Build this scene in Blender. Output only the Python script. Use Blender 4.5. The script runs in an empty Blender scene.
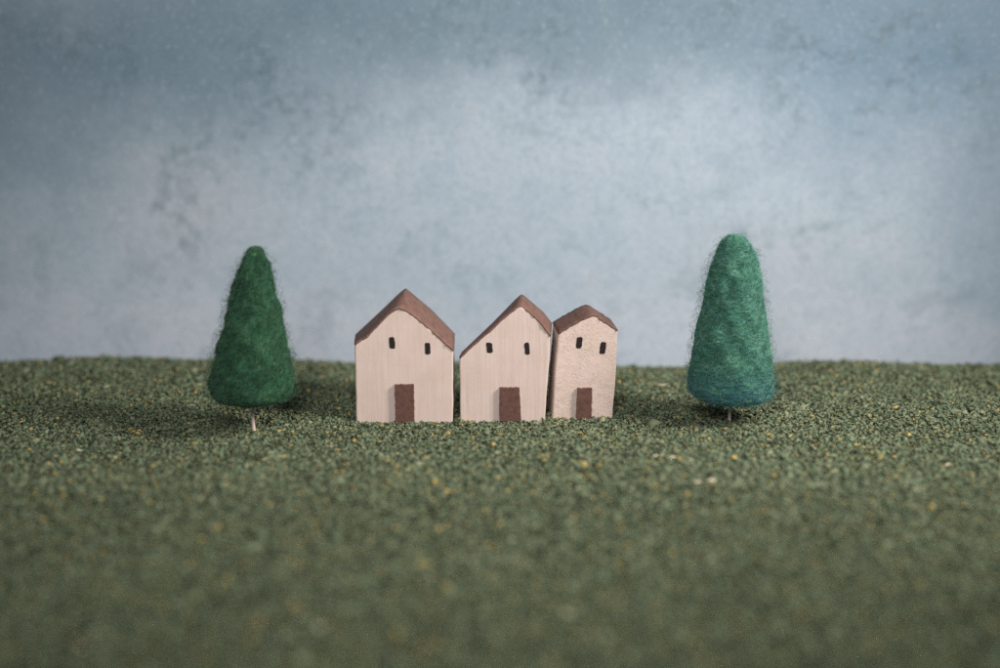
import bpy, math, random
import numpy as np
from math import radians, sin, cos, tan, atan, pi

random.seed(7)
rng = np.random.default_rng(11)
S = bpy.context.scene
COL = S.collection

# ------------------------------------------------------------------ camera
# 1 unit = 10 cm.  Toy houses stand on y = 0; the camera looks along +y.
LENS, SENSOR = 50.0, 36.0
FPX = LENS / SENSOR * 1000.0
PITCH = atan(354.0 / FPX)
CAM = np.array([0.0, -5.41, 1.74])
FOCUS = 5.67

cd = bpy.data.cameras.new('camera')
cd.lens, cd.sensor_width, cd.sensor_fit = LENS, SENSOR, 'HORIZONTAL'
cd.clip_start, cd.clip_end = 0.05, 100
cd.dof.use_dof = True
cd.dof.focus_distance = FOCUS
cd.dof.aperture_fstop = 0.30
cam = bpy.data.objects.new('camera', cd)
COL.objects.link(cam)
cam.location = CAM
cam.rotation_euler = (pi / 2 - PITCH, 0, 0)
S.camera = cam


def ray(px, py):
    u, v = (px - 500.0) / FPX, (334.0 - py) / FPX
    return np.array([u, cos(PITCH) + v * sin(PITCH), -sin(PITCH) + v * cos(PITCH)])


def on_plane(px, py, Y):
    """point of the upright plane y = Y: returns x, z"""
    d = ray(px, py)
    t = (Y - CAM[1]) / d[1]
    p = CAM + d * t
    return p[0], p[2]


def on_ground(px, py, z=0.0):
    d = ray(px, py)
    t = (z - CAM[2]) / d[2]
    p = CAM + d * t
    return p[0], p[1]


# ------------------------------------------------------------------ helpers
def mesh_np(name, V, F, mat, parent=None, smooth=False, attrs=None):
    """V (n,3); F (m,k) array of equal sized faces or list of faces"""
    me = bpy.data.meshes.new(name)
    if isinstance(F, np.ndarray):
        k = F.shape[1]
        me.vertices.add(len(V))
        me.vertices.foreach_set('co', np.asarray(V, dtype=np.float32).ravel())
        me.loops.add(F.size)
        me.loops.foreach_set('vertex_index', F.astype(np.int32).ravel())
        me.polygons.add(len(F))
        me.polygons.foreach_set('loop_start', np.arange(0, F.size, k, dtype=np.int32))
        me.polygons.foreach_set('loop_total', np.full(len(F), k, dtype=np.int32))
        me.update(calc_edges=True)
    else:
        me.from_pydata([tuple(map(float, v)) for v in V], [], [tuple(map(int, f)) for f in F])
        me.update()
    if smooth:
        me.polygons.foreach_set('use_smooth', np.ones(len(me.polygons), dtype=bool))
    for an, vals in (attrs or {}).items():
        a = me.attributes.new(an, 'FLOAT', 'POINT')
        a.data.foreach_set('value', np.asarray(vals, dtype=np.float32))
    me.materials.append(mat)
    o = bpy.data.objects.new(name, me)
    COL.objects.link(o)
    if parent is not None:
        o.parent = parent
    return o


def thing(name, label, cat, loc, group=None):
    o = bpy.data.objects.new(name, None)
    COL.objects.link(o)
    o.location = loc
    o.empty_display_size = 0.1
    o['label'], o['category'] = label, cat
    if group:
        o['group'] = group
    return o


def wob(n, amp, k=5, seed=0):
    """smooth 1-D random wobble, n samples"""
    r = np.random.default_rng(seed)
    t = np.linspace(0, 1, n)
    out = np.zeros(n)
    for i in range(1, k + 1):
        f = i * (1.6 + r.random())
        out += np.sin(2 * pi * (f * t + r.random())) * (0.5 + r.random()) / i ** 0.6
    return out / np.abs(out).max() * amp


def undul(x, y):
    u = (0.010 * np.sin(1.7 * x + 0.6) * np.cos(2.1 * y + 0.3) + 0.007 * np.sin(3.9 * x + 1.9 * y)
         + 0.004 * np.sin(7.3 * x - 5.1 * y + 1.0))
    k = np.exp(-((x + 0.05) / 0.75) ** 4 - ((y - 0.05) / 0.34) ** 4)      # trodden flat under the houses
    return u * (1 - k) - 0.011 * k


# ------------------------------------------------------------------ materials
class Mat:
    def __init__(self, name, rough=0.8, spec=0.2):
        self.m = bpy.data.materials.new(name)
        self.m.use_nodes = True
        self.t = self.m.node_tree
        self.b = self.t.nodes['Principled BSDF']
        self.b.inputs['Roughness'].default_value = rough
        self.b.inputs['Specular IOR Level'].default_value = spec

    def n(self, kind, **kw):
        nd = self.t.nodes.new(kind)
        for k, v in kw.items():
            if k in nd.inputs.keys():
                nd.inputs[k].default_value = v
            else:
                setattr(nd, k, v)
        return nd

    def l(self, a, b):
        self.t.links.new(a, b)

    def coords(self, scale=(1, 1, 1), loc=(0, 0, 0)):
        tc = self.n('ShaderNodeTexCoord')
        mp = self.n('ShaderNodeMapping')
        mp.inputs['Scale'].default_value = scale
        mp.inputs['Location'].default_value = loc
        self.l(tc.outputs['Object'], mp.inputs['Vector'])
        return mp.outputs['Vector']

    def noise(self, vec, scale, detail=4, rough=0.55, dist=0.0):
        nd = self.n('ShaderNodeTexNoise')
        nd.inputs['Scale'].default_value = scale
        nd.inputs['Detail'].default_value = detail
        nd.inputs['Roughness'].default_value = rough
        nd.inputs['Distortion'].default_value = dist
        self.l(vec, nd.inputs['Vector'])
        return nd.outputs['Fac']

    def ramp(self, fac, stops, interp='LINEAR'):
        r = self.n('ShaderNodeValToRGB')
        e = r.color_ramp.elements
        r.color_ramp.interpolation = interp
        while len(e) < len(stops):
            e.new(0.5)
        for el, (p, c) in zip(e, stops):
            el.position = p
            el.color = (c[0], c[1], c[2], 1) if isinstance(c, (tuple, list)) else (c, c, c, 1)
        self.l(fac, r.inputs['Fac'])
        return r.outputs['Color']

    def mix(self, fac, a, b, blend='MIX'):
        m = self.n('ShaderNodeMix', data_type='RGBA', blend_type=blend)
        for sock, v in ((m.inputs[0], fac), (m.inputs[6], a), (m.inputs[7], b)):
            if hasattr(v, 'is_output'):
                self.l(v, sock)
            elif isinstance(v, (tuple, list)):
                sock.default_value = (v[0], v[1], v[2], 1)
            else:
                sock.default_value = v
        return m.outputs[2]

    def bump(self, h, strength, dist, prev=None):
        b = self.n('ShaderNodeBump')
        b.inputs['Strength'].default_value = strength
        b.inputs['Distance'].default_value = dist
        self.l(h, b.inputs['Height'])
        if prev is not None:
            self.l(prev, b.inputs['Normal'])
        return b.outputs['Normal']

    def out(self, color=None, normal=None):
        if color is not None:
            self.l(color, self.b.inputs['Base Color'])
        if normal is not None:
            self.l(normal, self.b.inputs['Normal'])
        return self.m


def painted_wood(name, base, streak, scale, bump, rough_noise=False, seed=0.0):
    M = Mat(name, 0.82, 0.15)
    v = M.coords(scale, (seed, seed * 0.7, seed * 1.3))
    g = M.noise(v, 6.0, 6, 0.65, 0.25)
    v2 = M.coords((1, 1, 1), (seed, 2.0, seed))
    blotch = M.noise(v2, 9.0, 5, 0.6)
    fine = M.noise(v2, 150.0, 3, 0.6)
    c = M.ramp(g, [(0.30, streak), (0.52, base), (0.75, tuple(min(1, x * 1.06) for x in base))])
    c = M.mix(M.ramp(blotch, [(0.45, 0.0), (0.72, 0.55)]), c, tuple(x * y for x, y in zip(base, (0.86, 0.84, 0.76))))
    c = M.mix(M.ramp(fine, [(0.62, 0.0), (0.72, 0.45)]), c, tuple(x * 0.72 for x in base))
    n = M.bump(g, bump, 0.006)
    if rough_noise:
        pits = M.noise(M.coords((1, 1, 1.35), (seed, 0, seed)), 75.0, 5, 0.7, 0.6)
        where = M.noise(v2, 7.0, 3, 0.5, 0.5)
        pk = M.mix(M.ramp(where, [(0.50, 0.0), (0.66, 1.0)]), M.ramp(pits, [(0.34, 0.0), (0.5, 1.0)]), (1, 1, 1))
        n = M.bump(pk, 0.38, 0.004, n)
        c = M.mix(M.ramp(pk, [(0.1, 0.30), (0.7, 0.0)]), c, tuple(x * 0.6 for x in base))
    n = M.bump(fine, 0.15, 0.002, n)
    return M.out(c, n)


def roof_paint(name, base, seed):
    M = Mat(name, 0.75, 0.2)
    v = M.coords((14, 5, 14), (seed, seed, 0))
    g = M.noise(v, 3.0, 6, 0.65, 0.3)
    f = M.noise(M.coords(), 90.0, 4, 0.6)
    c = M.ramp(g, [(0.3, tuple(x * 0.72 for x in base)), (0.52, base), (0.78, tuple(x * 1.25 for x in base))])
    c = M.mix(M.ramp(f, [(0.58, 0.0), (0.72, 0.5)]), c, tuple(x * 0.6 for x in base))
    n = M.bump(g, 0.4, 0.006)
    n = M.bump(f, 0.4, 0.004, n)
    return M.out(c, n)


WALL = (0.520, 0.412, 0.372)
M_wall_a = painted_wood('wall_paint_grained', WALL, (0.486, 0.382, 0.344), (15, 15, 0.9), 0.15, seed=1.3)
M_wall_b = painted_wood('wall_paint_lined', (0.516, 0.410, 0.372), (0.458, 0.360, 0.324), (19, 19, 0.7), 0.20, seed=5.1)
M_wall_c = painted_wood('wall_paint_pitted', (0.530, 0.420, 0.376), (0.475, 0.372, 0.328), (5, 5, 7), 0.3, True, seed=9.7)
M_roof_a = roof_paint('roof_paint_russet', (0.152, 0.081, 0.063), 2.0)
M_roof_b = roof_paint('roof_paint_brown', (0.144, 0.077, 0.060), 6.0)
M_roof_c = roof_paint('roof_paint_umber', (0.118, 0.063, 0.049), 8.0)
M_door = roof_paint('door_brown', (0.104, 0.052, 0.042), 3.0)

M_ = Mat('window_ink', 0.6, 0.2)
M_window = M_.out(M_.ramp(M_.noise(M_.coords(), 120, 3), [(0.3, (0.010, 0.008, 0.008)), (0.7, (0.022, 0.016, 0.015))]))

M_ = Mat('trunk_stick', 0.7, 0.2)
g_ = M_.noise(M_.coords((60, 60, 5)), 3.0, 4)
M_trunk = M_.out(M_.ramp(g_, [(0.3, (0.42, 0.34, 0.295)), (0.7, (0.60, 0.50, 0.44))]), M_.bump(g_, 0.4, 0.003))


def wool(name, stops, accent):
    M = Mat(name, 0.95, 0.05)
    M.b.inputs['Sheen Weight'].default_value = 0.08
    M.b.inputs['Sheen Roughness'].default_value = 0.6
    geo = M.n('ShaderNodeNewGeometry')
    a = M.n('ShaderNodeAttribute', attribute_name='accent')
    patches = M.noise(M.coords(), 14.0, 4, 0.6)
    mm = M.n('ShaderNodeMath', operation='MULTIPLY_ADD')
    mm.inputs[1].default_value = 0.78
    M.l(geo.outputs['Random Per Island'], mm.inputs[0])
    m2 = M.n('ShaderNodeMath', operation='MULTIPLY_ADD')
    m2.inputs[1].default_value = 0.9
    m2.inputs[2].default_value = -0.34
    M.l(patches, m2.inputs[0])
    M.l(m2.outputs[0], mm.inputs[2])
    c = M.ramp(mm.outputs[0], stops)
    c = M.mix(a.outputs['Fac'], c, accent)
    return M.out(c)


M_wool_dark = wool('wool_bottle_green', [(0.05, (0.006, 0.024, 0.013)), (0.45, (0.015, 0.066, 0.032)), (0.75, (0.032, 0.120, 0.058)),
                                         (1.0, (0.075, 0.16, 0.085))], (0.18, 0.20, 0.10))
M_wool_teal = wool('wool_sea_green', [(0.05, (0.021, 0.082, 0.060)), (0.45, (0.043, 0.152, 0.109)), (0.75, (0.078, 0.222, 0.156)),
                                      (1.0, (0.16, 0.31, 0.22))], (0.022, 0.085, 0.15))

# ground underlay and turf crumbs
M_ = Mat('underlay', 0.95, 0.05)
g_ = M_.noise(M_.coords(), 55.0, 5, 0.7)
M_ground = M_.out(M_.ramp(g_, [(0.3, (0.014, 0.018, 0.010)), (0.7, (0.045, 0.055, 0.032))]), M_.bump(g_, 0.8, 0.02))

M_ = Mat('turf_crumbs', 0.85, 0.15)
geo_ = M_.n('ShaderNodeNewGeometry')
c_ = M_.ramp(geo_.outputs['Random Per Island'], [
    (0.00, (0.038, 0.044, 0.025)), (0.13, (0.080, 0.100, 0.060)), (0.38, (0.110, 0.134, 0.082)), (0.60, (0.136, 0.159, 0.100)),
    (0.77, (0.108, 0.148, 0.092)), (0.89, (0.190, 0.204, 0.124)), (0.945, (0.170, 0.150, 0.062)), (0.970, (0.27, 0.21, 0.080)),
    (0.988, (0.38, 0.28, 0.10)), (0.9985, (0.46, 0.36, 0.27))], 'CONSTANT')
at_ = M_.n('ShaderNodeAttribute', attribute_name='pale')
M_turf = M_.out(M_.mix(at_.outputs['Fac'], c_, (0.46, 0.41, 0.30)))

# painted sky board
M_ = Mat('sky_paint', 0.95, 0.05)
v_ = M_.coords((1, 1, 1), (0.0, 0.0, 0.0))
mid = M_.noise(v_, 5.0, 9, 0.72, 0.5)
fine = M_.noise(v_, 17.0, 7, 0.75)
scuff = M_.noise(M_.coords((1, 1, 1), (4.2, 0, 7.7)), 3.0, 9, 0.75, 0.6)
speck = M_.noise(v_, 46.0, 3, 0.7)
grit = M_.noise(v_, 42.0, 4, 0.8)
warp = M_.n('ShaderNodeTexNoise', Scale=2.2, Detail=6.0, Roughness=0.68)
M_.l(v_, warp.inputs['Vector'])
wv_ = M_.n('ShaderNodeVectorMath', operation='MULTIPLY_ADD')
wv_.inputs[1].default_value = (1.1, 0.0, 0.7)
wv_.inputs[2].default_value = (-0.55, 0.0, -0.35)
M_.l(warp.outputs['Color'], wv_.inputs[0])
wp_ = M_.n('ShaderNodeVectorMath', operation='ADD')
M_.l(wv_.outputs[0], wp_.inputs[0])
M_.l(v_, wp_.inputs[1])


def tone_patch(px, py, wx, wz, soft=1.0):
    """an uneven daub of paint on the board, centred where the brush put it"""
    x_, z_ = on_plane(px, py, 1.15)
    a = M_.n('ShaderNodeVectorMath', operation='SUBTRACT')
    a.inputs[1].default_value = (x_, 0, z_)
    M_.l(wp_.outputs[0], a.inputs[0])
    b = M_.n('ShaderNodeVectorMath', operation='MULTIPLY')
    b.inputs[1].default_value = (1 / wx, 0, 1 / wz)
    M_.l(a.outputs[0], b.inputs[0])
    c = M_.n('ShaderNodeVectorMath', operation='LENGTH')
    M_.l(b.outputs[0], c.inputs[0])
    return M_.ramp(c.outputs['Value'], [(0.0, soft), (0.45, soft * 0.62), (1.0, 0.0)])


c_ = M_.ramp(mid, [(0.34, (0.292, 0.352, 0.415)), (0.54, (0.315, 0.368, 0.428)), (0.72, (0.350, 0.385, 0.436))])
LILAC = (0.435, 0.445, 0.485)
SLATE, BLUE, WARM = (0.090, 0.146, 0.192), (0.105, 0.178, 0.255), (0.345, 0.358, 0.385)  # slate and blue high, lilac low: sky's light-to-dark gradient put into the colour
for d_, col_ in ((tone_patch(90, 70, 1.7, 0.72, 0.85), SLATE), (tone_patch(330, 10, 2.0, 0.62, 0.80), SLATE), (tone_patch(950, 40, 1.5, 0.85, 0.85), BLUE),
                 (tone_patch(660, -10, 1.8, 0.60, 0.80), SLATE), (tone_patch(-80, 160, 1.0, 0.7, 0.6), SLATE), (tone_patch(1040, 230, 0.7, 0.6, 0.5), BLUE),
                 (tone_patch(180, 215, 0.6, 0.45, 0.5), WARM), (tone_patch(780, 265, 0.7, 0.3, 0.35), WARM), (tone_patch(250, 345, 2.0, 0.42, 0.55), LILAC), (tone_patch(800, 345, 1.8, 0.36, 0.55), LILAC)):
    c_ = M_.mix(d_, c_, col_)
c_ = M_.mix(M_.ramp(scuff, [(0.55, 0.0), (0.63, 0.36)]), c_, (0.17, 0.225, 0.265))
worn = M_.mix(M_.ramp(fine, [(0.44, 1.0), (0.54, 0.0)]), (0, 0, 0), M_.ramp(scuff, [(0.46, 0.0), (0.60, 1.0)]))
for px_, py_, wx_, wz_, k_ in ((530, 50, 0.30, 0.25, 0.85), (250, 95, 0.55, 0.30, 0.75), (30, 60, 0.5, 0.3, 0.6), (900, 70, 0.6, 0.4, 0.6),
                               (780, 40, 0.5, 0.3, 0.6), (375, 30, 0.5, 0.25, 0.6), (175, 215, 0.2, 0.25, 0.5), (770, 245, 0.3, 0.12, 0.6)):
    c_ = M_.mix(M_.mix(worn, (0, 0, 0), tone_patch(px_, py_, wx_ * 1.6, wz_ * 1.6, k_)), c_, (0.062, 0.100, 0.128))
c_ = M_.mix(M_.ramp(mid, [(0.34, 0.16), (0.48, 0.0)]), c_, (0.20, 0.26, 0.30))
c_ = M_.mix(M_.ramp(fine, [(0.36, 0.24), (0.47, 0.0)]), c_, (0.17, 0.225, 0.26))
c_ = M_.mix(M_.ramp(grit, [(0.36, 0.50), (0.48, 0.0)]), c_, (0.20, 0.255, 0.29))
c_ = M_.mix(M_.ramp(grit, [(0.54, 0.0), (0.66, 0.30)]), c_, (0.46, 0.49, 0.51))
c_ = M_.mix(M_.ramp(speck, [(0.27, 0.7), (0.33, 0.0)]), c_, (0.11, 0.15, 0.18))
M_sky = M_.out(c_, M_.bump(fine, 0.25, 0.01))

# ------------------------------------------------------------------ setting
EDGE_PX = [(-400, 357), (0, 359), (150, 359.5), (300, 361), (500, 363), (660, 365), (780, 362.5), (900, 363.5), (1000, 364), (1400, 365)]
ex, ey = zip(*[on_ground(a, b - 3.0, 0.015) for a, b in EDGE_PX])


def back_edge(x):
    return np.interp(x, ex, ey) + 0.008 * np.sin(5 * x) + 0.004 * np.sin(23 * x + 1)


X0, X1, YN = -4.2, 4.2, -3.6
nx, ny = 130, 60
xs = np.linspace(X0, X1, nx)
top = []
for j in range(ny):
    t = j / (ny - 1)
    y = YN + (back_edge(xs) - YN) * t
    top.append(np.stack([xs, y, undul(xs, y) - 0.012], 1))
top = np.concatenate(top)
bot = top.copy()
bot[:, 2] = -0.16
V = np.concatenate([top, bot])
F = []
N = nx * ny
for j in range(ny - 1):
    for i in range(nx - 1):
        a = j * nx + i
        F.append((a, a + 1, a + nx + 1, a + nx))
        F.append((N + a, N + a + nx, N + a + nx + 1, N + a + 1))
for i in range(nx - 1):
    F.append((i, N + i, N + i + 1, i + 1))
    a = (ny - 1) * nx + i
    F.append((a, a + 1, N + a + 1, N + a))
for j in range(ny - 1):
    a = j * nx
    F.append((a, a + nx, N + a + nx, N + a))
    a = j * nx + nx - 1
    F.append((a, N + a, N + a + nx, a + nx))
o = mesh_np('ground', V, np.array(F), M_ground, smooth=False)
o['kind'] = 'structure'
o['label'] = 'dark mat under the green turf crumbs'

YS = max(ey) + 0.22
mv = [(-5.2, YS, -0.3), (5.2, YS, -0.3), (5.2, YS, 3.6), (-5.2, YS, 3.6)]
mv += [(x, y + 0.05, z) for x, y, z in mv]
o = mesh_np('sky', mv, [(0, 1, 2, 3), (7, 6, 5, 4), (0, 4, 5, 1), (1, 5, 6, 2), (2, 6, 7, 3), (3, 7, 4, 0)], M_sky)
o['kind'] = 'structure'
o['label'] = 'mottled grey blue painted backdrop of a cloudy sky'

# turf crumbs: one object nobody could count
OCT_V = np.array([(1, 0, 0), (-1, 0, 0), (0, 1, 0), (0, -1, 0), (0, 0, 1), (0, 0, -1)], dtype=np.float64)
OCT_F = np.array([(0, 2, 4), (2, 1, 4), (1, 3, 4), (3, 0, 4), (2, 0, 5), (1, 2, 5), (3, 1, 5), (0, 3, 5)])


def crumbs(n, xr, yr, size):
    x = rng.uniform(*xr, n)
    y = rng.uniform(*yr, n)
    if yr[1] > 0.6:                                   # back rows follow the mat's edge
        y = np.where(y > back_edge(x) + 0.004, rng.uniform(yr[0], 0.8, n), y)
    L = size * rng.lognormal(0, 0.38, n)
    W = L * rng.uniform(0.32, 0.7, n)
    T = L * rng.uniform(0.18, 0.42, n)
    return x, y, L, W, T


parts = [crumbs(250000, (-2.8, 2.8), (-0.8, 1.12), 0.0098),
         crumbs(150000, (-2.5, 2.5), (-2.35, -0.8), 0.0084),
         crumbs(9000, (-4.1, -2.9), (-3.5, 0.9), 0.024), crumbs(9000, (2.9, 4.1), (-3.5, 0.9), 0.024),
         crumbs(9000, (-2.9, 2.9), (-3.5, -2.35), 0.024),
         crumbs(900, (-2.9, 2.9), (-2.3, 0.95), 0.017)]
x, y, L, W, T = [np.concatenate(c) for c in zip(*parts)]
SLIVERS = [(712, 483, 0.040), (698, 485, 0.022), (655, 462, 0.022), (672, 463, 0.020), (690, 465, 0.018), (662, 385, 0.030), (78, 448, 0.018),
           (318, 632, 0.016), (82, 650, 0.016), (948, 464, 0.016), (115, 455, 0.015), (792, 404, 0.012), (862, 398, 0.011), (330, 446, 0.013)]
sx, sy_ = zip(*[on_ground(a, b) for a, b, _ in SLIVERS])
sl = np.array([c for _, _, c in SLIVERS])
x, y = np.concatenate([x, sx]), np.concatenate([y, sy_])
L, W, T = np.concatenate([L, sl]), np.concatenate([W, sl * 0.34]), np.concatenate([T, sl * 0.22])
n = len(x)
pale = np.zeros(n)
pale[-len(sl):] = 1
z = undul(x, y) + rng.uniform(-0.018, 0.004, n)
z[-len(sl):] = undul(x[-len(sl):], y[-len(sl):]) + 0.005
yaw = rng.uniform(0, 2 * pi, n)
yaw[-len(sl):] = rng.normal(0.15, 0.25, len(sl))
pit = rng.normal(0, 0.34, n)
pit[-len(sl):] *= 0.15
rol = rng.uniform(-pi, pi, n)
v = OCT_V[None] * np.stack([L, W, T], 1)[:, None, :]
v = v * rng.uniform(0.65, 1.25, (n, 6, 1)) + rng.normal(0, 0.12, (n, 6, 3)) * L[:, None, None]
cr, sr = np.cos(rol)[:, None], np.sin(rol)[:, None]
v = np.stack([v[..., 0], v[..., 1] * cr - v[..., 2] * sr, v[..., 1] * sr + v[..., 2] * cr], -1)
cp, sp = np.cos(pit)[:, None], np.sin(pit)[:, None]
v = np.stack([v[..., 0] * cp + v[..., 2] * sp, v[..., 1], -v[..., 0] * sp + v[..., 2] * cp], -1)
cy, sy = np.cos(yaw)[:, None], np.sin(yaw)[:, None]
v = np.stack([v[..., 0] * cy - v[..., 1] * sy, v[..., 0] * sy + v[..., 1] * cy, v[..., 2]], -1)
v += np.stack([x, y, z], 1)[:, None, :]
f = (OCT_F[None] + (np.arange(n) * 6)[:, None, None]).reshape(-1, 3)
o = mesh_np('turf', v.reshape(-1, 3), f, M_turf, attrs={'pale': np.repeat(pale, 6)})
o['kind'] = 'stuff'
o['label'] = 'green shredded turf crumbs with ochre flecks covering the ground'
o['category'] = 'turf'


# ------------------------------------------------------------------ houses
def resample(pts, step):
    out = []
    for a, b in zip(pts[:-1], pts[1:]):
        a, b = np.array(a), np.array(b)
        m = max(1, int(round(np.linalg.norm(b - a) / step)))
        for i in range(m):
            out.append(a + (b - a) * i / m)
    out.append(np.array(pts[-1]))
    return np.array(out)


def normals2(P):
    d = np.gradient(P, axis=0)
    nn = np.stack([-d[:, 1], d[:, 0]], 1)
    return nn / np.linalg.norm(nn, axis=1)[:, None]


def add_bevel(o, w, seg=3):
    m = o.modifiers.new('edge', 'BEVEL')
    m.width, m.segments = w, seg
    m.limit_method = 'ANGLE'
    m.angle_limit = radians(40)


def make_house(name, label, group, base_y, outline, roof_px, depth, back_dx, windows, door, mats, seed, back_px=None):
    """outline: walls left eave > bottom left > bottom right > right eave (px), roof_px: left eave ... right eave (px)"""
    wall_m, roof_m = mats
    cx = on_plane((outline[1][0] + outline[2][0]) / 2, outline[1][1], base_y)[0]
    root = thing(name, label, 'toy house', (cx, base_y, 0), group)

    def L2(p):
        x, z = on_plane(p[0], p[1], base_y)
        return (x - cx, z)
    walls = [L2(p) for p in outline]
    zb = -0.03
    walls = [(x, (zb if i in (k_bl, k_br) else z)) for (i, (x, z)), k_bl, k_br in
             [((i, p), len(outline) // 2 - 1, len(outline) // 2) for i, p in enumerate(walls)]]
    roof = [L2(p) for p in roof_px]
    W = resample(walls, 0.03)
    R = resample(roof[::-1], 0.012)               # right eave > apex > left eave
    for _ in range(1):                            # soften the sawn ridge a little
        R[1:-1] = R[1:-1] * 0.5 + (R[:-2] + R[2:]) * 0.25
    R[1:-1] += normals2(R)[1:-1] * wob(len(R), 0.0016, 6, seed)[1:-1, None]
    W[1:-1] += normals2(W)[1:-1] * wob(len(W), 0.0012, 6, seed + 1)[1:-1, None]
    RB = R.copy()
    if back_px:                                   # the far end of the block is sawn a little differently
        Q = resample([L2(p) for p in back_px][::-1], 0.004)
        sq = np.concatenate([[0], np.cumsum(np.linalg.norm(np.diff(Q, axis=0), axis=1))])
        tt = np.linspace(0, sq[-1], len(R))
        RB = np.stack([np.interp(tt, sq, Q[:, 0]), np.interp(tt, sq, Q[:, 1])], 1)
    loop = np.concatenate([W, R[1:-1]])           # closed, counter-clockwise seen from the front
    n = len(loop)
    fr = np.stack([loop[:, 0], np.zeros(n), loop[:, 1]], 1)
    WB = W.copy()                                 # side walls run back to the far eaves
    mid_x = (W[0, 0] + W[-1, 0]) / 2
    for left, tgt, src in ((True, RB[-1], W[0]), (False, RB[0], W[-1])):
        sel = (W[:, 0] < mid_x) == left
        h = np.clip(W[sel, 1] / src[1], 0, 1)
        WB[sel, 0] = W[sel, 0] + h * (tgt[0] - src[0])
        WB[sel, 1] = np.where(W[sel, 1] > 0, W[sel, 1] * tgt[1] / src[1], W[sel, 1])
    loop_b = np.concatenate([WB, RB[1:-1]])
    bk = np.stack([loop_b[:, 0] + back_dx, np.full(n, depth), loop_b[:, 1]], 1)
    Vv = np.concatenate([fr, bk])
    Fc = [list(range(n)), list(range(2 * n - 1, n - 1, -1))]
    for i in range(n):
        j = (i + 1) % n
        Fc.append((j, i, n + i, n + j))
    w = mesh_np('wall', Vv, Fc, wall_m, root)
    add_bevel(w, 0.006)

    # roof: coat of thick paint over both slopes, ragged where it meets the front
    Rn = len(R)
    ext = R.copy()
    ext[0] += (R[0] - R[1]) * 0.05
    ext[-1] += (R[-1] - R[-2]) * 0.05
    extb = RB.copy()
    extb[0] += (RB[0] - RB[1]) * 0.05
    extb[-1] += (RB[-1] - RB[-2]) * 0.05
    nr = normals2(ext)
    rag = wob(Rn, 0.0028, 8, seed + 2) + np.random.default_rng(seed).normal(0, 0.0012, Rn)
    m = 9
    outer, inner = [], []
    for j in range(m):
        t = j / (m - 1)
        yy = (rag - 0.0015) * (1 - t) + (depth + 0.004) * t
        lift = 0.0045 if 0 < j < m - 1 else 0.003
        k_ = t
        e2 = ext * (1 - k_) + extb * k_
        po, pi_ = e2 + nr * lift, e2 - nr * 0.004
        outer.append(np.stack([po[:, 0] + back_dx * t, yy, po[:, 1]], 1))
        inner.append(np.stack([pi_[:, 0] + back_dx * t, yy, pi_[:, 1]], 1))
    Vr = np.concatenate(outer + inner)
    off = Rn * m
    Fr = []
    for j in range(m - 1):
        for i in range(Rn - 1):
            a = j * Rn + i
            Fr.append((a, a + Rn, a + Rn + 1, a + 1))
            Fr.append((off + a, off + a + 1, off + a + Rn + 1, off + a + Rn))
    for i in range(Rn - 1):
        Fr.append((i, i + 1, off + i + 1, off + i))
        a = (m - 1) * Rn + i
        Fr.append((a, off + a, off + a + 1, a + 1))
    for j in range(m - 1):
        a = j * Rn
        Fr.append((a, off + a, off + a + Rn, a + Rn))
        a = j * Rn + Rn - 1
        Fr.append((a, a + Rn, off + a + Rn, off + a))
    mesh_np('roof', Vr, np.array(Fr), roof_m, root)

    def slab(nm, corners, thick, mat, rag_amp, rnd, sd, sink=0.003):
        P = [np.array(L2(c)) for c in corners]
        c0 = sum(P) / 4
        pts = []
        for k in range(4):
            a, b, c = P[k - 1], P[k], P[(k + 1) % 4]
            r1 = min(rnd, np.linalg.norm(a - b) * 0.48)
            r2 = min(rnd, np.linalg.norm(c - b) * 0.48)
            s, e = b + (a - b) / np.linalg.norm(a - b) * r1, b + (c - b) / np.linalg.norm(c - b) * r2
            for q in np.linspace(0, 1, 5):
                pts.append((1 - q) ** 2 * s + 2 * q * (1 - q) * b + q * q * e)
        pts.append(pts[0])
        Q = resample(pts, 0.008)[:-1]
        rr = np.random.default_rng(sd)
        d = Q - c0
        Q = Q + d / np.linalg.norm(d, axis=1)[:, None] * rr.normal(0, rag_amp, len(Q))[:, None]
        k = len(Q)
        Va = np.concatenate([np.stack([Q[:, 0], np.full(k, -thick), Q[:, 1]], 1), np.stack([Q[:, 0], np.full(k, sink), Q[:, 1]], 1)])
        Fa = [list(range(k)), list(range(2 * k - 1, k - 1, -1))]
        for i in range(k):
            j = (i + 1) % k
            Fa.append((j, i, k + i, k + j))
        # corners run clockwise in the picture, so turn the faces to look at the viewer
        area = 0.5 * np.sum(Q[:, 0] * np.roll(Q[:, 1], -1) - np.roll(Q[:, 0], -1) * Q[:, 1])
        if area < 0:
            Fa = [list(f)[::-1] for f in Fa]
        return mesh_np(nm, Va, Fa, mat, root)
    for i, c in enumerate(windows):
        slab('window', c, 0.0011, M_window, 0.0008, 0.009, seed + 10 + i)
    d = slab('door', door, 0.014, M_door, 0.0010, 0.003, seed + 20)
    add_bevel(d, 0.003, 2)
    return root


def quad(x0, x1, y0, y1, lean=0.0):
    return [(x0 - lean, y0), (x1 - lean, y0), (x1 + lean, y1), (x0 + lean, y1)]


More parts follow.
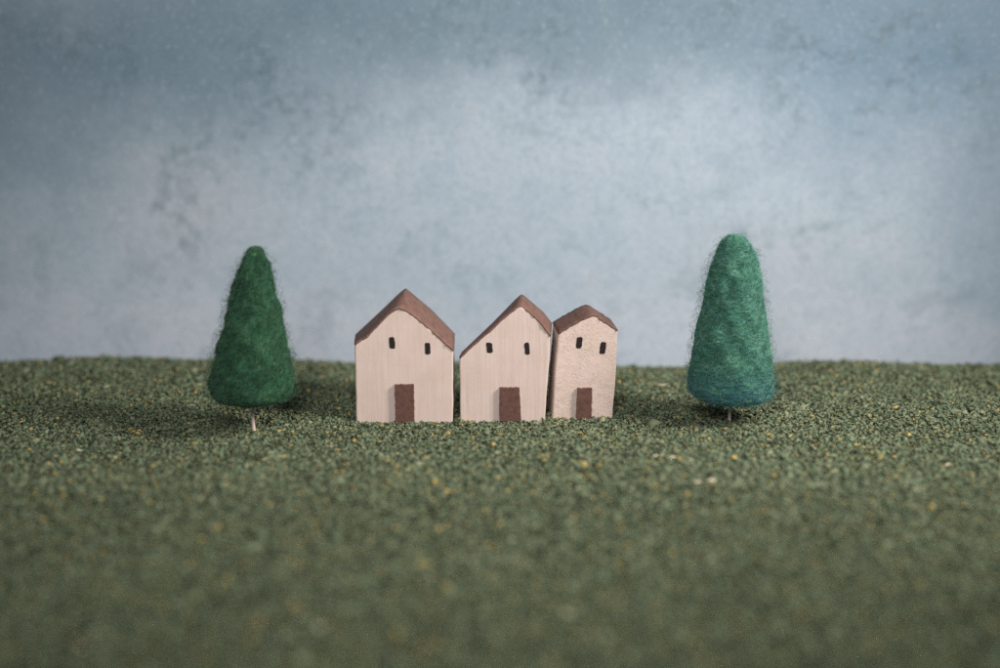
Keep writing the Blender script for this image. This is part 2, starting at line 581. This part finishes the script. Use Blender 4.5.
GRP = 'row of little wooden toy houses'
make_house('toy_house', 'widest pale pink wooden toy house with steep russet roof, nearest the dark green tree', GRP, 0.0,
           [(354.8, 344.5), (356.3, 421), (452.6, 421), (453.6, 350.5)],
           [(354.8, 344.5), (366, 337.5), (380, 323.5), (391, 311.5), (399, 307.6), (409, 312), (425, 325.5), (440, 338.5), (453.6, 350.5)],
           0.335, 0.0, [quad(389.2, 394.9, 337.0, 348.6, 0.4), quad(424.9, 430.3, 342.6, 354.4, 0.2)],
           quad(395.2, 414.2, 384.0, 423.6, 0.3), (M_wall_a, M_roof_a), 31,
           [(347.5, 356), (374, 331.5), (399.5, 307.0), (427, 330), (451.5, 355)])
make_house('toy_house', 'middle pale pink wooden toy house, sharp lopsided gable, touching houses on both sides', GRP, 0.008,
           [(459.6, 358.0), (460.2, 419.5), (544.2, 419.5), (549.2, 363), (550.2, 336)],
           [(459.6, 358.0), (478, 341.5), (500, 321.5), (519.4, 305.8), (531.6, 313.8), (541.8, 324.0), (550.2, 336)],
           0.205, 0.011, [quad(486.4, 492.6, 342.6, 352.8, 0.5), quad(524.6, 529.6, 342.4, 354.7, 0.5)],
           [(499.4, 387.2), (519.2, 387.0), (521.2, 420.4), (499.3, 420.6)], (M_wall_b, M_roof_b), 47,
           [(458.4, 366), (490, 336), (519.4, 306), (541.8, 325.0), (550.2, 336)])
make_house('toy_house', 'narrowest wooden toy house with pitted walls and rounded dark roof, nearest the teal tree', GRP, 0.045,
           [(558.4, 333.8), (555, 372), (552.4, 416.5), (612.2, 417.5), (616.2, 372), (617.3, 330.5)],
           [(558.4, 333.8), (572, 325.5), (585, 318.2), (592.7, 315.2), (602, 320.2), (617.3, 330.5)],
           0.175, -0.016, [quad(576.4, 582.2, 337.0, 348.2, -0.7), quad(600.0, 605.8, 342.0, 353.9, -0.7)],
           [(577.2, 387.6), (592.0, 387.4), (591.2, 418.2), (575.8, 418.0)], (M_wall_c, M_roof_c), 59)


# ------------------------------------------------------------------ felted trees
def make_tree(label, base_px, prof_px, trunk_top, mat, lean_bias, accent_zone, seed, nf, nfly, lump_amp=0.0022, slim=0.005):
    r = np.random.default_rng(seed)
    bx, by = on_ground(*base_px)
    root = thing('felt_tree', label, 'toy tree', (bx, by, 0), 'two needle felted toy trees')
    rows = []
    for yp, xl, xr in prof_px:
        a, za = on_plane(xl, yp, by)
        b, zb = on_plane(xr, yp, by)
        rows.append(((za + zb) / 2, (a + b) / 2 - bx, (b - a) / 2))
    rows = np.array(rows)[::-1]                                   # bottom to top
    zz, cxx, rad = rows.T
    K = [(r.integers(2, 8), r.choice([-1, 1]) * r.uniform(14, 38), r.uniform(0, 6.3), r.uniform(0.4, 1)) for _ in range(12)]
    K2 = [(r.integers(6, 15), r.choice([-1, 1]) * r.uniform(25, 60), r.uniform(0, 6.3), r.uniform(0.4, 1)) for _ in range(10)]

    def surf(z, th, off=0.0):
        rr = np.interp(z, zz, rad) - slim * np.clip(np.interp(z, zz, rad) / 0.05, 0, 1)
        lump = sum(a * np.sin(k * th + f * z + p) for k, f, p, a in K) * lump_amp
        lump = lump + sum(a * np.sin(k * th + f * z + p) for k, f, p, a in K2) * 0.0016
        rr = np.maximum(rr + lump * np.clip(rr / 0.06, 0, 1) + off, 0.0005)
        return np.stack([np.interp(z, zz, cxx) + rr * np.cos(th), rr * np.sin(th), z + 0 * th], -1)
    # core
    nz, nt = 110, 96
    zs = np.linspace(zz[0], zz[-1], nz)
    tg = np.linspace(0, 2 * pi, nt, endpoint=False)
    Z, TH = np.meshgrid(zs, tg, indexing='ij')
    core = surf(Z, TH, -0.004).reshape(-1, 3)
    Vs, Fs, Ac = [core, np.array([[cxx[0], 0, zz[0] - 0.002], [cxx[-1], 0, zz[-1] + 0.003]])], [], [np.zeros(nz * nt + 2)]
    for i in range(nz - 1):
        j = np.arange(nt)
        a, b = i * nt + j, i * nt + (j + 1) % nt
        Fs.append(np.stack([a, b, b + nt, a + nt], 1))
    j = np.arange(nt)
    cb, ct = nz * nt, nz * nt + 1
    Fs.append(np.stack([(j + 1) % nt, j, np.full(nt, cb), np.full(nt, cb)], 1)[:, :3].repeat(1, 0)[:, [0, 1, 2, 2]])
    top = (nz - 1) * nt
    Fs.append(np.stack([top + j, top + (j + 1) % nt, np.full(nt, ct), np.full(nt, ct)], 1))
    base = nz * nt + 2

    def fibres(cnt, seg, ln, wid, outmax, fly):
        nonlocal base
        # rows weighted by girth so the wool is even
        w = np.interp(zs, zz, rad) + 0.01
        z0 = r.choice(zs, cnt, p=w / w.sum()) + r.normal(0, 0.004, cnt)
        t0 = r.uniform(0, 2 * pi, cnt)
        ang = np.where(r.random(cnt) < 0.75, r.normal(lean_bias, 0.45, cnt), r.uniform(-pi / 2, pi / 2, cnt)) + pi * (r.random(cnt) < 0.5)
        length = r.uniform(*ln, cnt)
        bend = r.normal(0, 2.2 if not fly else 4.0, cnt)
        s = np.linspace(0, 1, seg)[None]
        a = ang[:, None] + bend[:, None] * (s - 0.5)
        step = length[:, None] / seg
        dz = np.cumsum(np.sin(a) * step, 1)
        dt = np.cumsum(np.cos(a) * step / np.maximum(np.interp(z0, zz, rad), 0.03)[:, None], 1)
        z = z0[:, None] + dz
        over = z - (zz[-1] - 0.004)
        z = np.where(over > 0, zz[-1] - 0.004 - over, z)
        under = (zz[0] + 0.002) - z
        z = np.where(under > 0, zz[0] + 0.002 + under * 0.3, z)
        th = t0[:, None] + dt
        if fly:
            off = outmax * r.random(cnt)[:, None] ** 1.6 * (np.sin(s * pi * r.uniform(0.5, 1.0, cnt)[:, None])) + 0.001
        else:
            off = -0.003 + outmax * r.random(cnt)[:, None] * np.sin(s * pi) + r.normal(0, 0.0006, (cnt, seg))
        P = surf(z, th, off)                                       # cnt, seg, 3
        T = np.gradient(P, axis=1)
        T /= np.linalg.norm(T, axis=2)[..., None] + 1e-9
        up = r.normal(0, 1, (cnt, 1, 3))
        A = np.cross(T, up)
        A /= np.linalg.norm(A, axis=2)[..., None] + 1e-9
        B = np.cross(T, A)
        wv = (r.uniform(*wid, cnt)[:, None] * (0.25 + 0.75 * np.sin(s * pi)))[..., None]
        ring = [P + wv * (A * cos(q) + B * sin(q)) for q in (0, 2 * pi / 3, 4 * pi / 3)]
        vv = np.stack(ring, 2).reshape(-1, 3)
        idx = base + (np.arange(cnt)[:, None] * seg + np.arange(seg - 1)[None]).reshape(-1) * 3
        for k in range(3):
            k2 = (k + 1) % 3
            Fs.append(np.stack([idx + k, idx + k2, idx + 3 + k2, idx + 3 + k], 1))
        Vs.append(vv)
        acc = accent_zone(z0, zz, r, cnt)
        Ac.append(np.repeat(acc, seg * 3))
        base += len(vv)
    fibres(nf, 8, (0.05, 0.16), (0.0009, 0.0021), 0.010, False)
    fibres(int(nf * 0.25), 8, (0.03, 0.10), (0.0005, 0.0010), 0.015, False)
    fibres(nfly, 9, (0.03, 0.11), (0.00028, 0.00050), 0.042, True)
    Fq = np.concatenate(Fs)
    tri = Fq[:, 2] == Fq[:, 3]
    # cap triangles are written as quads with an extra centre vertex
    V_all = np.concatenate(Vs)
    ac = np.concatenate(Ac)
    faces = [tuple(q) for q in Fq[~tri]] + [tuple(q[:3]) for q in Fq[tri]]
    me = bpy.data.meshes.new('crown')
    me.vertices.add(len(V_all))
    me.vertices.foreach_set('co', V_all.astype(np.float32).ravel())
    q, t3 = Fq[~tri], Fq[tri][:, :3]
    loops = np.concatenate([q.ravel(), t3.ravel()]).astype(np.int32)
    me.loops.add(len(loops))
    me.loops.foreach_set('vertex_index', loops)
    me.polygons.add(len(q) + len(t3))
    me.polygons.foreach_set('loop_start', np.concatenate([np.arange(len(q)) * 4, len(q) * 4 + np.arange(len(t3)) * 3]).astype(np.int32))
    me.polygons.foreach_set('loop_total', np.concatenate([np.full(len(q), 4), np.full(len(t3), 3)]).astype(np.int32))
    me.update(calc_edges=True)
    me.polygons.foreach_set('use_smooth', np.ones(len(me.polygons), dtype=bool))
    at = me.attributes.new('accent', 'FLOAT', 'POINT')
    at.data.foreach_set('value', ac.astype(np.float32))
    me.materials.append(mat)
    c = bpy.data.objects.new('crown', me)
    COL.objects.link(c)
    c.parent = root
    # trunk: a thin whittled stick
    m, k = 12, 10
    tz = np.linspace(-0.03, trunk_top, m)
    Vt = [(0.0068 * (1 + 0.10 * sin(5 * q + i)) * cos(2 * pi * q / k) + 0.001 * sin(i), 0.0068 * sin(2 * pi * q / k), zt)
          for i, zt in enumerate(tz) for q in range(k)]
    Ft = [(i * k + q, i * k + (q + 1) % k, (i + 1) * k + (q + 1) % k, (i + 1) * k + q) for i in range(m - 1) for q in range(k)]
    Ft += [tuple(range(k))[::-1], tuple((m - 1) * k + q for q in range(k))]
    mesh_np('trunk', np.array(Vt), Ft, M_trunk, root, smooth=True)
    return root


def straw(z0, zz, r, cnt):
    return (r.random(cnt) < 0.018) * r.uniform(0.4, 0.8, cnt)


def blue_hem(z0, zz, r, cnt):
    h = (z0 - zz[0]) / (zz[-1] - zz[0])
    return (r.random(cnt) < np.clip(0.80 - h * 3.2, 0.05, 1)) * r.uniform(0.4, 0.9, cnt)


make_tree('dark bottle green felted wool cone tree on a thin stick, beside the widest house', (253.7, 431),
          [(245.5, 254, 257), (246.5, 252, 259), (249, 249, 262), (253, 245.5, 265), (258, 242.5, 267.5), (264, 239.5, 270.5), (279, 233.5, 274.5),
           (296, 229, 278), (312, 225.5, 281), (329, 221.5, 285), (346, 217, 288), (362, 213.5, 291), (374, 211, 292.5), (384, 209.3, 294.5),
           (391, 210.3, 293.5), (395, 213.5, 290.5), (398, 219, 285), (399.5, 229, 274), (400, 245, 260)],
          0.16, M_wool_dark, 0.75, straw, 101, 26000, 3600, 0.0020, 0.013)
make_tree('bluish teal felted wool tree, plumper and rounder on a thin stick, beside the narrowest house', (729.4, 423.5),
          [(233.5, 732.5, 735.5), (235, 729, 740), (238, 724, 745.5), (243, 719.5, 750), (253, 714.5, 755.5), (268, 710, 759), (286, 706, 762),
           (303, 702.5, 764), (319, 699.5, 766.5), (336, 695.5, 768.5), (352, 692, 770.5), (366, 690, 772), (376, 689, 772.5), (385, 688.6, 772.8),
           (391, 689.6, 771.8), (395, 692.5, 769), (397.5, 698, 764), (398.5, 714, 748)],
          0.14, M_wool_teal, 0.12, blue_hem, 202, 26000, 3600, 0.0012, 0.009)

# ------------------------------------------------------------------ light
def spot(name, loc, target, power, angle, blend, radius, color):
    ld = bpy.data.lights.new(name, 'SPOT')
    ld.energy, ld.spot_size, ld.spot_blend, ld.shadow_soft_size, ld.color = power, radians(angle), blend, radius, color
    lo = bpy.data.objects.new(name, ld)
    COL.objects.link(lo)
    lo.location = loc
    from mathutils import Vector
    lo.rotation_euler = (Vector(target) - Vector(loc)).to_track_quat('-Z', 'Y').to_euler()


spot('key_lamp', (3.9, -1.8, 3.7), (-0.35, 0.25, 0.10), 2100, 82, 1.0, 0.8, (1.0, 0.95, 0.88))
spot('front_fill', (-0.5, -5.3, 3.8), (-0.05, 0.40, 0.34), 1320, 61, 1.0, 1.2, (1.0, 0.98, 0.95))  # added fill: brightens house fronts and sky board, lightens the shadows

w = bpy.data.worlds.new('World')
S.world = w
w.use_nodes = True
bg = w.node_tree.nodes['Background']
bg.inputs['Color'].default_value = (0.82, 0.90, 1.0, 1)
bg.inputs['Strength'].default_value = 0.19

S.view_settings.view_transform = 'Standard'
S.view_settings.look = 'None'
S.view_settings.exposure = 0
S.view_settings.gamma = 1
S.cycles.use_denoising = False
S.cycles.max_bounces = 6
